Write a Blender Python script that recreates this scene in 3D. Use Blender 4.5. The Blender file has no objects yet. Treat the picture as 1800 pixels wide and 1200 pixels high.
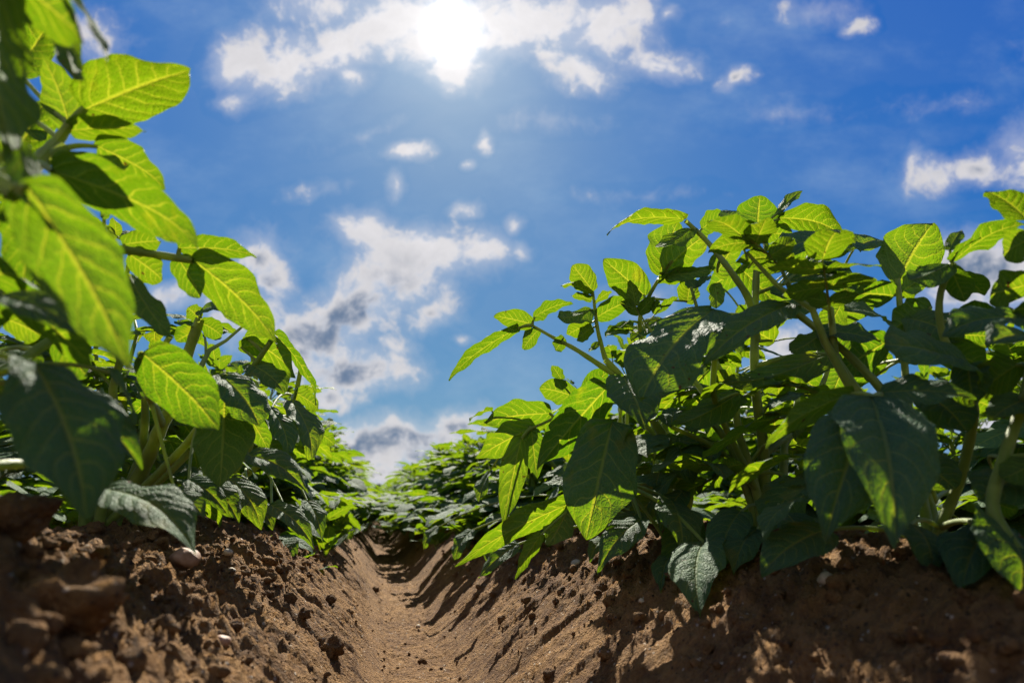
import bpy, math, random
import numpy as np
from mathutils import Vector

# ------------------------------------------------------------------ camera, world, sun, exposure
scene = bpy.context.scene
COL = scene.collection
FPX = 1100.0                                   # focal length in pixels of the 1800 px photograph
CAM = np.array([0.0, 0.0, 0.24])
PITCH = math.atan(278 / FPX)
YAW = math.atan(250 / FPX * math.cos(PITCH))
FWD = np.array([math.sin(YAW) * math.cos(PITCH), math.cos(YAW) * math.cos(PITCH), math.sin(PITCH)])
RGT = np.array([math.cos(YAW), -math.sin(YAW), 0.0])
UPV = np.cross(RGT, FWD)


def at(px, py, d):
    """point seen at photo pixel (px, py) at depth d along the view axis"""
    return CAM + d * (FWD + RGT * ((px - 900) / FPX) + UPV * ((600 - py) / FPX))


def proj(P):
    Q = np.asarray(P) - CAM
    d = Q @ FWD
    dd = np.where(np.abs(d) < 1e-6, 1e-6, d)
    return 900 + FPX * (Q @ RGT) / dd, 600 - FPX * (Q @ UPV) / dd, d


cam_data = bpy.data.cameras.new("camera")
cam_data.sensor_width = 36.0
cam_data.lens = FPX / 1800 * 36.0
cam_data.clip_start = 0.01
cam_data.clip_end = 6000.0
cam_data.dof.use_dof = True
cam_data.dof.focus_distance = 0.80
cam_data.dof.aperture_fstop = 6.0
cam = bpy.data.objects.new("camera", cam_data)
COL.objects.link(cam)
cam.location = CAM
cam.rotation_euler = (math.pi / 2 + PITCH, 0.0, -YAW)
scene.camera = cam

scene.view_settings.view_transform = 'Standard'
scene.view_settings.look = 'None'
scene.view_settings.exposure = 1.3
scene.view_settings.gamma = 1.0
scene.view_settings.use_curve_mapping = False
scene.cycles.use_denoising = True
scene.cycles.max_bounces = 8
scene.cycles.diffuse_bounces = 4
scene.cycles.glossy_bounces = 2
scene.cycles.transmission_bounces = 6
scene.cycles.caustics_reflective = False
scene.cycles.caustics_refractive = False
scene.cycles.sample_clamp_indirect = 6.0

SUN = at(795, 55, 1.0) - CAM
SUN = SUN / np.linalg.norm(SUN)
SUN_EL = math.asin(SUN[2])
SUN_AZ = math.atan2(SUN[0], SUN[1])            # clockwise from +Y

sun_data = bpy.data.lights.new("sun", 'SUN')
sun_data.energy = 5.0
sun_data.angle = math.radians(0.5)
sun_data.color = (1.0, 0.93, 0.80)
sun = bpy.data.objects.new("sun", sun_data)
COL.objects.link(sun)
sun.rotation_euler = Vector(SUN).to_track_quat('Z', 'Y').to_euler()
sun.location = tuple(SUN * 30)

world = bpy.data.worlds.new("World")
scene.world = world
world.use_nodes = True
world.cycles.sampling_method = 'MANUAL'
world.cycles.sample_map_resolution = 512


class NG:
    """small helper for node trees"""

    def __init__(self, tree):
        self.t = tree
        for n in list(tree.nodes):
            tree.nodes.remove(n)

    def new(self, kind, **kw):
        n = self.t.nodes.new(kind)
        for k, v in kw.items():
            setattr(n, k, v)
        return n

    def put(self, sock, v):
        if v is None:
            return
        if isinstance(v, bpy.types.NodeSocket):
            self.t.links.new(v, sock)
        else:
            sock.default_value = v

    def math(self, op, a, b=None, c=None, clamp=False):
        n = self.new('ShaderNodeMath', operation=op, use_clamp=clamp)
        self.put(n.inputs[0], a)
        self.put(n.inputs[1], b)
        self.put(n.inputs[2], c)
        return n.outputs[0]

    def vmath(self, op, a, b=None):
        n = self.new('ShaderNodeVectorMath', operation=op)
        self.put(n.inputs[0], a)
        if op == 'SCALE':
            self.put(n.inputs['Scale'], b)
        else:
            self.put(n.inputs[1], b)
        return n.outputs['Value'] if op in ('DOT_PRODUCT', 'LENGTH', 'DISTANCE') else n.outputs['Vector']

    def ramp(self, v, a, b, lo=0.0, hi=1.0, smooth=True):
        n = self.new('ShaderNodeMapRange')
        n.interpolation_type = 'SMOOTHSTEP' if smooth else 'LINEAR'
        self.put(n.inputs['Value'], v)
        n.inputs['From Min'].default_value = a
        n.inputs['From Max'].default_value = b
        self.put(n.inputs['To Min'], lo)
        self.put(n.inputs['To Max'], hi)
        return n.outputs['Result']

    def mix(self, f, a, b, blend='MIX'):
        n = self.new('ShaderNodeMix', data_type='RGBA', blend_type=blend)
        self.put(n.inputs[0], f)
        self.put(n.inputs[6], a)
        self.put(n.inputs[7], b)
        return n.outputs[2]

    def noise(self, vec, scale, detail=4.0, rough=0.55, dist=0.0, dims='3D', out='Fac'):
        n = self.new('ShaderNodeTexNoise', noise_dimensions=dims)
        self.put(n.inputs['Vector'], vec)
        n.inputs['Scale'].default_value = scale
        n.inputs['Detail'].default_value = detail
        n.inputs['Roughness'].default_value = rough
        n.inputs['Distortion'].default_value = dist
        return n.outputs[out]


# clouds as (azimuth-like u, elevation-like v, half width, half height, tilt deg, weight) round a fixed direction of the sky
CLOUDS = """
425 105 62 48 -10 1.1|500 115 84 56 -20 1.15|590 88 100 52 -28 1.1|690 35 110 56 -20 1.1|560 12 100 34 0 .8|425 170 44 30 0 .7|612 132 42 28 0 .8|760 60 60 60 0 1.2|800 110 52 46 0 1.2
950 35 125 60 5 1.1|1060 42 96 66 0 1.1|1115 25 54 62 0 1|880 60 70 66 0 1|770 20 90 60 0 1
1020 125 70 42 10 1|1155 110 70 30 -8 .95|965 98 50 18 0 .7|1010 150 30 25 0 .6|845 120 60 40 0 .6
1295 140 38 20 -15 .9|1510 48 34 18 -8 .75|1440 20 70 24 0 .6|1180 22 24 18 0 .7|1280 40 26 16 0 .4
720 262 48 19 -8 1|850 245 13 30 -10 .9|826 293 15 12 0 .8|692 325 20 32 10 .75|817 370 30 15 0 .8|905 397 22 18 0 .75|685 415 10 8 0 .5|640 230 90 16 -20 .42|960 210 120 22 5 .40|1120 340 120 18 0 .36|1380 200 120 24 0 .36|560 330 90 20 -10 .38|1640 190 120 26 0 .36|760 400 14 10 0 .5
650 415 70 42 25 1.1|740 450 125 50 5 1.2|850 440 56 42 -10 1.1|918 440 22 26 -30 .8|690 490 110 50 0 1.1|620 545 110 60 -20 1.2|560 585 100 55 0 1.2|760 548 60 34 -20 .85|620 650 120 46 0 1.15|520 610 80 70 0 1.1|690 610 50 20 0 .8|570 690 90 36 0 .95|440 560 90 60 0 .9|790 505 40 24 0 .6
455 450 56 58 20 .95|300 520 60 26 0 .9|480 490 40 40 0 1|400 530 70 40 0 .7
700 772 180 42 -3 1.15|805 745 70 34 -5 1.1|620 790 130 48 0 1.1|760 800 140 40 0 1.1|690 838 190 26 0 .85|600 740 60 16 0 .6|880 740 60 40 0 .7|815 597 20 10 0 .6
1650 300 60 34 -5 .85|1725 295 70 32 -5 .85|1795 260 48 52 -20 .9|1606 290 18 38 0 .8|1820 300 60 40 0 .9
1720 465 130 62 0 1.15|1800 500 120 60 0 1.1|1690 520 90 50 0 1|1760 730 110 66 0 1|1390 610 60 40 0 .9|1120 530 70 40 0 .7|1580 700 100 40 0 .7|1350 740 130 40 0 .8|1130 760 110 50 0 .8
110 70 120 50 0 .75|40 40 80 60 0 .7|-150 200 160 80 0 .9|2000 120 160 80 0 .9|2150 500 220 90 0 1|-250 560 260 90 0 1|900 -260 300 70 0 .9|1500 -200 180 60 0 .8|300 -180 200 60 0 .8
"""
g = NG(world.node_tree)
tc = g.new('ShaderNodeTexCoord')
sky = g.new('ShaderNodeTexSky', sky_type='NISHITA')
sky.sun_disc = False
sky.sun_elevation = SUN_EL
sky.sun_rotation = SUN_AZ
sky.altitude = 100
sky.air_density = 1.0
sky.dust_density = 0.6
sky.ozone_density = 3.0
dvec = tc.outputs['Generated']
df = g.vmath('DOT_PRODUCT', dvec, tuple(FWD))
du = g.vmath('DOT_PRODUCT', dvec, tuple(RGT))
dv = g.vmath('DOT_PRODUCT', dvec, tuple(UPV))
dfs = g.math('MAXIMUM', df, 0.15)
comb = g.new('ShaderNodeCombineXYZ')
g.put(comb.inputs[0], g.math('DIVIDE', du, dfs))
g.put(comb.inputs[1], g.math('DIVIDE', dv, dfs))
uv0 = comb.outputs[0]
# warp so that outlines billow
wn = g.noise(uv0, 9.0, 3.0, 0.55, out='Color')
warp = g.vmath('SCALE', g.vmath('SUBTRACT', wn, (0.5, 0.5, 0.5)), 0.055)
uvw = g.vmath('ADD', uv0, warp)
acc = 0.0
for row in CLOUDS.replace("\n", "|").split("|"):
    if not row.strip():
        continue
    cx, cy, a, b, tilt, wt = [float(q) for q in row.split()]
    ca, sa = math.cos(math.radians(-tilt)), math.sin(math.radians(-tilt))
    x0, y0, ra, rb = (cx - 900) / FPX, (600 - cy) / FPX, a * 1.6 / FPX, b * 1.6 / FPX
    if abs(tilt) < 9:
        r = g.vmath('MULTIPLY', g.vmath('SUBTRACT', uvw, (x0, y0, 0)), (1 / ra, 1 / rb, 0))
        r = g.vmath('LENGTH', r)
    else:
        xx = g.math('SUBTRACT', g.vmath('DOT_PRODUCT', uvw, (ca / ra, sa / ra, 0)), (ca * x0 + sa * y0) / ra)
        yy = g.math('SUBTRACT', g.vmath('DOT_PRODUCT', uvw, (-sa / rb, ca / rb, 0)), (-sa * x0 + ca * y0) / rb)
        r = g.math('SQRT', g.math('MULTIPLY_ADD', xx, xx, g.math('MULTIPLY', yy, yy)))
    s = g.math('MULTIPLY_ADD', r, -1.2 * wt, 1.2 * wt)
    acc = s if acc is None else g.math('SMOOTH_MAX', acc, s, 0.2)
n1 = g.noise(uvw, 13.0, 7.0, 0.64, 0.15)
n2 = g.noise(uvw, 45.0, 4.0, 0.62)
nn = g.math('ADD', g.math('MULTIPLY', g.math('SUBTRACT', n1, 0.5), 2.3), g.math('MULTIPLY', g.math('SUBTRACT', n2, 0.5), 0.75))
dens = g.math('ADD', g.math('SUBTRACT', acc, 0.46), nn)
dens = g.math('MULTIPLY', dens, g.ramp(acc, 0.02, 0.25))
front = g.ramp(df, 0.16, 0.35)
alpha = g.math('MAXIMUM', g.ramp(dens, -0.05, 0.62), g.math('MULTIPLY', g.ramp(g.math('MULTIPLY_ADD', nn, 0.55, acc), 0.12, 0.95), 0.42))
alpha = g.math('MULTIPLY', alpha, front)
# thin veil
veil = g.math('MULTIPLY', g.ramp(g.noise(g.vmath('MULTIPLY', uv0, (1.0, 1.7, 1.0)), 3.6, 6.0, 0.62), 0.42, 0.82), 0.30)
# circumsolar light
cs = g.vmath('DOT_PRODUCT', dvec, tuple(SUN))
ang = g.math('ARCCOSINE', g.math('MINIMUM', cs, 1.0))
angp = g.math('MULTIPLY', ang, FPX)            # in photo pixels
gl1 = g.math('MULTIPLY', g.math('EXPONENT', g.math('MULTIPLY', g.math('POWER', g.math('DIVIDE', angp, 25.0), 2.0), -1.0)), 3.2)
gl2 = g.math('MULTIPLY', g.math('EXPONENT', g.math('DIVIDE', angp, -70.0)), 0.19)
gl3 = g.math('MULTIPLY', g.math('EXPONENT', g.math('DIVIDE', angp, -260.0)), 0.022)
glow = g.math('ADD', g.math('ADD', gl1, gl2), gl3)
# clear sky
sc_ = g.new('ShaderNodeSeparateColor')
g.put(sc_.inputs[0], sky.outputs[0])
sr = g.math('MULTIPLY', g.math('POWER', sc_.outputs[0], 1.75), 0.0043)
sr = g.math('DIVIDE', sr, g.math('MULTIPLY_ADD', sr, 3.3, 1.0))
sg = g.math('MULTIPLY', sc_.outputs[1], 0.0295)
sg = g.math('DIVIDE', sg, g.math('MULTIPLY_ADD', sg, 1.43, 1.0))
sb = g.math('DIVIDE', g.math('MULTIPLY', sc_.outputs[2], 0.325), g.math('ADD', sc_.outputs[2], 1.0))
scc = g.new('ShaderNodeCombineColor')
g.put(scc.inputs[0], sr)
g.put(scc.inputs[1], sg)
g.put(scc.inputs[2], sb)
skyl = g.mix(veil, scc.outputs[0], (0.24, 0.32, 0.40, 1))
glowc = g.vmath('SCALE', (1.0, 0.97, 0.92), glow)
base = g.vmath('ADD', skyl, glowc)
# clouds: thin parts let the sun through and are white, thick cores are grey-blue
cn = g.math('MULTIPLY_ADD', g.math('SUBTRACT', n2, 0.5), 0.75, g.math('MULTIPLY', g.math('SUBTRACT', g.noise(uvw, 9.0, 6.0, 0.6), 0.5), 1.7))
core = g.ramp(g.math('MULTIPLY_ADD', dens, 0.75, cn), 0.0, 0.95)
low = g.ramp(angp, 330, 480)
core = g.math('MULTIPLY', g.math('MULTIPLY', core, low), g.ramp(acc, 0.80, 1.15, 0.0, 1.0))
near = g.ramp(angp, 520, 40)
shade = g.math('MULTIPLY', g.math('SUBTRACT', n1, 0.5), 0.55)
lit = g.vmath('SCALE', (0.45, 0.435, 0.44), g.math('SUBTRACT', g.math('MULTIPLY_ADD', near, 0.10, 0.90), shade))
ccol = g.mix(core, lit, g.mix(1.0, lit, (0.20, 0.29, 0.44, 1), 'MULTIPLY'))
ccol = g.vmath('ADD', ccol, g.vmath('SCALE', glowc, 1.0))
fin = g.mix(g.math('MULTIPLY', alpha, 0.93), base, ccol)
# unseen sky behind the camera: broken white cloud added to lift fill on shaded leaves
fill_cloud = g.math('MULTIPLY', g.ramp(g.noise(dvec, 2.6, 5.0, 0.6), 0.40, 0.58), g.ramp(df, 0.05, -0.25))
fin = g.mix(g.math('MULTIPLY', fill_cloud, 0.9), fin, (0.50, 0.50, 0.51, 1))
bg = g.new('ShaderNodeBackground')
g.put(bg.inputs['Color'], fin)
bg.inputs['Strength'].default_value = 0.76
wo = g.new('ShaderNodeOutputWorld')
g.put(wo.inputs['Surface'], bg.outputs[0])

# ------------------------------------------------------------------ helpers
RNG = np.random.default_rng(11)


def tag(o, label, cat, group=None, kind=None):
    if label:
        o['label'] = label
    if cat:
        o['category'] = cat
    if group:
        o['group'] = group
    if kind:
        o['kind'] = kind
    return o


def empty(name, loc, rz=0.0, sc=1.0):
    o = bpy.data.objects.new(name, None)
    COL.objects.link(o)
    o.empty_display_size = 0.05
    o.location = loc
    o.rotation_euler = (0, 0, rz)
    o.scale = (sc, sc, sc)
    return o


def copy_thing(root, loc, rz, sc):
    r = root.copy()
    COL.objects.link(r)
    r.location = loc
    r.rotation_euler = (0, 0, rz)
    r.scale = sc
    for ch in list(root.children):
        c = ch.copy()
        COL.objects.link(c)
        c.parent = r
        for gch in list(ch.children):
            d = gch.copy()
            COL.objects.link(d)
            d.parent = c
    return r


def nrm(v):
    v = np.asarray(v, float)
    return v / (np.linalg.norm(v) + 1e-12)


class MB:
    """collects quads and builds ONE mesh object"""

    def __init__(self):
        self.v, self.f, self.uv, self.t, self.m = [], [], [], [], []
        self.n = 0

    def grid(self, V, UV, tint, mat):
        nu, nv = V.shape[:2]
        idx = np.arange(nu * nv).reshape(nu, nv) + self.n
        q = np.stack([idx[:-1, :-1], idx[1:, :-1], idx[1:, 1:], idx[:-1, 1:]], -1).reshape(-1, 4)
        self.v.append(V.reshape(-1, 3))
        self.uv.append(UV.reshape(-1, 2))
        self.t.append(np.full(nu * nv, tint))
        self.f.append(q)
        self.m.append(np.full(len(q), mat))
        self.n += nu * nv

    def quads(self, V, Q, mat=0, tint=0.5):
        self.v.append(np.asarray(V, float))
        self.uv.append(np.zeros((len(V), 2)))
        self.t.append(np.full(len(V), tint))
        self.f.append(np.asarray(Q) + self.n)
        self.m.append(np.full(len(Q), mat))
        self.n += len(V)

    def tube(self, pts, rad, sides=8, mat=1, tint=0.5):
        pts = np.asarray(pts, float)
        n = len(pts)
        rad = np.broadcast_to(np.asarray(rad, float), (n,))
        tg = np.gradient(pts, axis=0)
        ref = np.array([0.31, 0.2, 0.93]) if abs(nrm(tg[0])[2]) < 0.9 else np.array([1.0, 0.1, 0.0])
        V = np.zeros((n, sides + 1, 3))
        UV = np.zeros((n, sides + 1, 2))
        a = np.linspace(0, 2 * math.pi, sides + 1)
        for i in range(n):
            t = nrm(tg[i])
            x = nrm(ref - t * (ref @ t))
            ref = x
            y = np.cross(t, x)
            V[i] = pts[i] + rad[i] * (np.cos(a)[:, None] * x + np.sin(a)[:, None] * y)
            UV[i, :, 0] = i / (n - 1)
            UV[i, :, 1] = a / 6.2832
        self.grid(V, UV, tint, mat)

    def build(self, name, mats, parent=None, origin=None):
        me = bpy.data.meshes.new(name)
        V = np.concatenate(self.v)
        if origin is not None:
            V = V - np.asarray(origin)
        F = np.concatenate(self.f)
        me.vertices.add(len(V))
        me.vertices.foreach_set("co", V.astype(np.float32).ravel())
        me.loops.add(F.size)
        me.loops.foreach_set("vertex_index", F.astype(np.int32).ravel())
        me.polygons.add(len(F))
        me.polygons.foreach_set("loop_start", np.arange(0, F.size, 4, dtype=np.int32))
        me.polygons.foreach_set("loop_total", np.full(len(F), 4, dtype=np.int32))
        me.polygons.foreach_set("material_index", np.concatenate(self.m).astype(np.int32))
        me.polygons.foreach_set("use_smooth", np.ones(len(F), dtype=bool))
        me.update(calc_edges=True)
        uvl = me.uv_layers.new(name="UVMap")
        uvl.data.foreach_set("uv", np.concatenate(self.uv)[F.ravel()].astype(np.float32).ravel())
        at_ = me.attributes.new("tint", 'FLOAT', 'POINT')
        at_.data.foreach_set("value", np.concatenate(self.t).astype(np.float32))
        for m in mats:
            me.materials.append(m)
        o = bpy.data.objects.new(name, me)
        COL.objects.link(o)
        if parent is not None:
            o.parent = parent
        return o


# ---- numpy value noise
def _hash(ix, iy, seed):
    h = (ix.astype(np.int64) * 374761393 + iy.astype(np.int64) * 668265263 + seed * 974634541) & 0xFFFFFFFF
    h = ((h ^ (h >> 13)) * 1274126177) & 0xFFFFFFFF
    h = (h ^ (h >> 16)) & 0xFFFF
    return h / 65535.0


def vnoise(x, y, seed=0):
    x = np.asarray(x, float)
    y = np.asarray(y, float)
    ix, iy = np.floor(x), np.floor(y)
    fx, fy = x - ix, y - iy
    fx = fx * fx * fx * (fx * (fx * 6 - 15) + 10)
    fy = fy * fy * fy * (fy * (fy * 6 - 15) + 10)
    a, b = _hash(ix, iy, seed), _hash(ix + 1, iy, seed)
    c, d = _hash(ix, iy + 1, seed), _hash(ix + 1, iy + 1, seed)
    return (a * (1 - fx) + b * fx) * (1 - fy) + (c * (1 - fx) + d * fx) * fy - 0.5


def fbm(x, y, oct=4, seed=0, gain=0.5):
    s, a, f = 0.0, 1.0, 1.0
    for o in range(oct):
        s = s + a * vnoise(x * f + 17.3 * o, y * f - 9.1 * o, seed + o)
        a *= gain
        f *= 2.07
    return s


# ------------------------------------------------------------------ ground: furrows and ridges along +Y
ROW = 0.75
FURROW = 0.085
PA = [0, .030, .044, .060, .100, .148, .196, .240, .280, .315, .348, .375]
PH = [0, .001, .005, .019, .062, .108, .146, .171, .187, .197, .202, .204]


def sstep(a, b, x):
    t = np.clip((x - a) / (b - a), 0, 1)
    return t * t * (3 - 2 * t)


def ground(x, y, detail=True):
    x = np.asarray(x, float)
    y = np.asarray(y, float)
    q = (x - FURROW) / ROW
    a = np.abs(q - np.round(q)) * ROW
    right = (q - np.round(q)) > 0
    a2 = np.where(right, a * 0.93 + 0.07 * 0.375 * sstep(0.2, 0.375, a), a)
    wob = 0.006 * vnoise(x * 0.6 + 3, y * 2.2, 5)
    z = np.interp(np.abs(a2 + wob * sstep(0.05, 0.1, a2) * (1 - sstep(.3, .37, a2))), PA, PH)
    z = z + 0.010 * vnoise(x * 2.3, y * 1.7, 9) * sstep(0.1, 0.25, a)
    z = z + 0.060 * np.exp(-((x + 0.29) / 0.14) ** 2 - ((y - 0.36) / 0.15) ** 2)
    z = z + 0.030 * np.exp(-((x + 0.15) / 0.05) ** 2 - ((y - 0.26) / 0.06) ** 2)
    far = sstep(9, 13, np.abs(x - FURROW))
    z = z * (1 - far) + 0.16 * far
    if detail:
        r = sstep(14, 3, np.hypot(x, y)) if True else 1
        crest = sstep(0.13, 0.24, a)
        flank = sstep(0.06, 0.10, a) * (1 - sstep(0.22, 0.3, a))
        leftbias = np.where(right, 0.75, 1.0)
        sl = np.interp(a, [0, .06, .22, .375], [0, .06, .33, .49])      # arc length up the flank
        sx = np.round(q) * 1.1 + np.where(right, sl, -sl)
        lump = fbm(sx * 26, y * 26, 4, 21, 0.58)
        lump2 = fbm(sx * 85, y * 85, 3, 31, 0.6)
        bill = np.abs(fbm(sx * 42 + 5, y * 42, 3, 57, 0.55))
        z = z + r * crest * leftbias * (0.009 * lump + 0.012 * lump2 + 0.014 * (bill - 0.14))
        ob = y + np.where(right, 0.35, 0.30) * sl
        near_ = 1 - 0.6 * sstep(1.0, 2.2, y)
        st = fbm(sl * 9 + q, ob * 52, 3, 41, 0.6)
        st2 = fbm(sl * 10 + q, ob * 135, 2, 47, 0.6)
        z = z + r * near_ * flank * np.where(right, 0.72, 1.0) * (0.0045 * st + 0.0074 * st2 + 0.0052 * lump2 + 0.002 * lump)
        floor = 1 - sstep(0.04, 0.08, a)
        z = z + r * floor * (0.006 * fbm(x * 30, y * 20, 3, 61) + 0.0045 * lump2)
        # trough marks across the furrow further on
        z = z + r * floor * 0.006 * vnoise(x * 3, y * 3.4, 71)
    return z


def ground_depth(px, py):
    """depth at which the sight line through a photo pixel meets the soil"""
    ds = np.linspace(0.12, 6, 1500)
    P = CAM + ds[:, None] * (FWD + RGT * ((px - 900) / FPX) + UPV * ((600 - py) / FPX))
    hit = np.nonzero(P[:, 2] < ground(P[:, 0], P[:, 1], False))[0]
    return ds[hit[0]] if len(hit) else 1e9


# ------------------------------------------------------------------ materials
def new_mat(name):
    m = bpy.data.materials.new(name)
    m.use_nodes = True
    return m, NG(m.node_tree)


def leaf_material():
    m, g = new_mat("potato_leaf")
    uv = g.new('ShaderNodeUVMap', uv_map="UVMap")
    sep = g.new('ShaderNodeSeparateXYZ')
    g.put(sep.inputs[0], uv.outputs[0])
    U, V0 = sep.outputs[0], sep.outputs[1]
    sv = g.math('SUBTRACT', g.math('MULTIPLY', V0, 2.0), 1.0)
    V = g.math('ABSOLUTE', sv)
    tint = g.new('ShaderNodeAttribute', attribute_name="tint").outputs['Fac']
    obj = g.new('ShaderNodeTexCoord').outputs['Object']
    # side veins leave the midrib alternately and arch towards the tip
    off = g.math('MULTIPLY', g.math('GREATER_THAN', sv, 0.0), 0.45)
    curve = g.math('ADD', g.math('MULTIPLY', V, 0.13), g.math('MULTIPLY', g.math('POWER', V, 2.2), 0.15))
    jit = g.math('MULTIPLY', g.math('SUBTRACT', g.noise(g.vmath('ADD', uv.outputs[0], obj), 3.5, 1.0), 0.5), 0.14)
    s = g.math('ADD', g.math('ADD', g.math('MULTIPLY', g.math('ADD', g.math('SUBTRACT', U, curve), jit), 7.2), off), g.math('MULTIPLY', tint, 3.0))
    ping = g.math('PINGPONG', s, 0.5)          # 0 on a vein, 0.5 between two
    lat = g.ramp(ping, 0.075, 0.02)
    lat = g.math('MULTIPLY', lat, g.ramp(V, 1.0, 0.35, 0.35, 1.0))
    mid = g.ramp(V, 0.075, 0.022)
    vor = g.new('ShaderNodeTexVoronoi', feature='DISTANCE_TO_EDGE')
    cv = g.new('ShaderNodeCombineXYZ')
    g.put(cv.inputs[0], g.math('MULTIPLY', U, 1.5))
    g.put(cv.inputs[1], V0)
    g.put(cv.inputs[2], tint)
    g.put(vor.inputs['Vector'], cv.outputs[0])
    vor.inputs['Scale'].default_value = 17.0
    net = g.math('MULTIPLY', g.ramp(vor.outputs['Distance'], 0.07, 0.0), 0.42)
    vein = g.math('MAXIMUM', g.math('MAXIMUM', mid, g.math('MULTIPLY', lat, 0.8)), net)
    # relief: cushions between the veins
    cush = g.math('POWER', g.math('MULTIPLY', ping, 2.0), 0.7)
    cush = g.math('MULTIPLY', cush, g.ramp(V, 0.0, 0.25, 0.35, 1.0))
    hgt = g.math('ADD', g.math('MULTIPLY', cush, 0.75), g.math('MULTIPLY', g.noise(cv.outputs[0], 15.0, 3.0, 0.6), 0.55))
    hgt = g.math('ADD', hgt, g.math('MULTIPLY', g.ramp(vor.outputs['Distance'], 0.0, 0.22), 0.35))
    hgt = g.math('SUBTRACT', hgt, g.math('MULTIPLY', mid, 0.8))
    fine = g.noise(obj, 900.0, 2.0, 0.6)
    hgt = g.math('ADD', hgt, g.math('MULTIPLY', fine, 0.10))
    bump = g.new('ShaderNodeBump')
    bump.inputs['Strength'].default_value = 0.75
    bump.inputs['Distance'].default_value = 0.0023
    g.put(bump.inputs['Height'], hgt)
    blot = g.noise(obj, 55.0, 3.0, 0.6)
    back = g.new('ShaderNodeNewGeometry').outputs['Backfacing']
    top_c = g.mix(tint, (0.040, 0.105, 0.060, 1), (0.064, 0.138, 0.058, 1))
    top_c = g.mix(g.math('MULTIPLY', blot, 0.55), top_c, (0.045, 0.10, 0.03, 1))
    und_c = g.mix(tint, (0.070, 0.140, 0.032, 1), (0.095, 0.165, 0.032, 1))
    bc = g.mix(back, top_c, und_c)
    bc = g.mix(g.math('MULTIPLY', vein, 0.45), bc, (0.17, 0.25, 0.07, 1))
    tr = g.mix(tint, (0.105, 0.255, 0.002, 1), (0.255, 0.365, 0.004, 1))
    tr = g.mix(g.math('MULTIPLY', g.ramp(blot, 0.3, 0.8), 0.45), tr, (0.14, 0.29, 0.004, 1))
    tr = g.mix(g.math('MULTIPLY', vein, 0.75), tr, (0.62, 0.62, 0.03, 1))
    # quilting shows in transmitted light as well
    tr = g.mix(g.math('MULTIPLY', cush, 0.38), tr, (0.10, 0.24, 0.002, 1))
    # small brown scars and a few yellowing patches
    scar = g.math('MULTIPLY', g.ramp(g.noise(obj, 150.0, 2.0, 0.5), 0.70, 0.74), g.math('GREATER_THAN', tint, 0.55))
    bc = g.mix(scar, bc, (0.10, 0.055, 0.018, 1))
    tr = g.mix(scar, tr, (0.10, 0.05, 0.005, 1))
    yel = g.math('MULTIPLY', g.ramp(g.noise(obj, 22.0, 3.0, 0.6), 0.60, 0.72), 0.45)
    bc = g.mix(yel, bc, (0.13, 0.13, 0.02, 1))
    tr = g.mix(yel, tr, (0.48, 0.44, 0.01, 1))
    p = g.new('ShaderNodeBsdfPrincipled')
    g.put(p.inputs['Base Color'], bc)
    g.put(p.inputs['Roughness'], g.mix(back, (0.64, 0.64, 0.64, 1), (0.75, 0.75, 0.75, 1)))
    p.inputs['Specular IOR Level'].default_value = 0.20
    p.inputs['Sheen Weight'].default_value = 0.04
    p.inputs['Sheen Roughness'].default_value = 0.4
    g.put(p.inputs['Normal'], bump.outputs[0])
    t = g.new('ShaderNodeBsdfTranslucent')
    g.put(t.inputs['Color'], tr)
    g.put(t.inputs['Normal'], bump.outputs[0])
    mx = g.new('ShaderNodeMixShader')
    mx.inputs[0].default_value = 0.44
    g.put(mx.inputs[1], p.outputs[0])
    g.put(mx.inputs[2], t.outputs[0])
    out = g.new('ShaderNodeOutputMaterial')
    g.put(out.inputs['Surface'], mx.outputs[0])
    return m


def stem_material():
    m, g = new_mat("potato_stem")
    obj = g.new('ShaderNodeTexCoord').outputs['Object']
    uv = g.new('ShaderNodeUVMap', uv_map="UVMap").outputs[0]
    n = g.noise(obj, 70.0, 4.0, 0.6)
    streak = g.noise(g.vmath('MULTIPLY', uv, (6.0, 18.0, 1.0)), 2.0, 3.0)
    c = g.mix(g.ramp(n, 0.35, 0.7), (0.15, 0.23, 0.025, 1), (0.25, 0.31, 0.05, 1))
    c = g.mix(g.math('MULTIPLY', g.ramp(streak, 0.5, 0.75), 0.5), c, (0.16, 0.11, 0.06, 1))
    b = g.new('ShaderNodeBump')
    b.inputs['Strength'].default_value = 0.4
    b.inputs['Distance'].default_value = 0.001
    g.put(b.inputs['Height'], g.math('ADD', streak, g.noise(obj, 600.0, 2.0)))
    p = g.new('ShaderNodeBsdfPrincipled')
    g.put(p.inputs['Base Color'], c)
    p.inputs['Roughness'].default_value = 0.5
    p.inputs['Specular IOR Level'].default_value = 0.4
    p.inputs['Sheen Weight'].default_value = 0.2
    g.put(p.inputs['Normal'], b.outputs[0])
    t = g.new('ShaderNodeBsdfTranslucent')
    t.inputs['Color'].default_value = (0.42, 0.50, 0.05, 1)
    mx = g.new('ShaderNodeMixShader')
    mx.inputs[0].default_value = 0.3
    g.put(mx.inputs[1], p.outputs[0])
    g.put(mx.inputs[2], t.outputs[0])
    out = g.new('ShaderNodeOutputMaterial')
    g.put(out.inputs['Surface'], mx.outputs[0])
    return m


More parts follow.
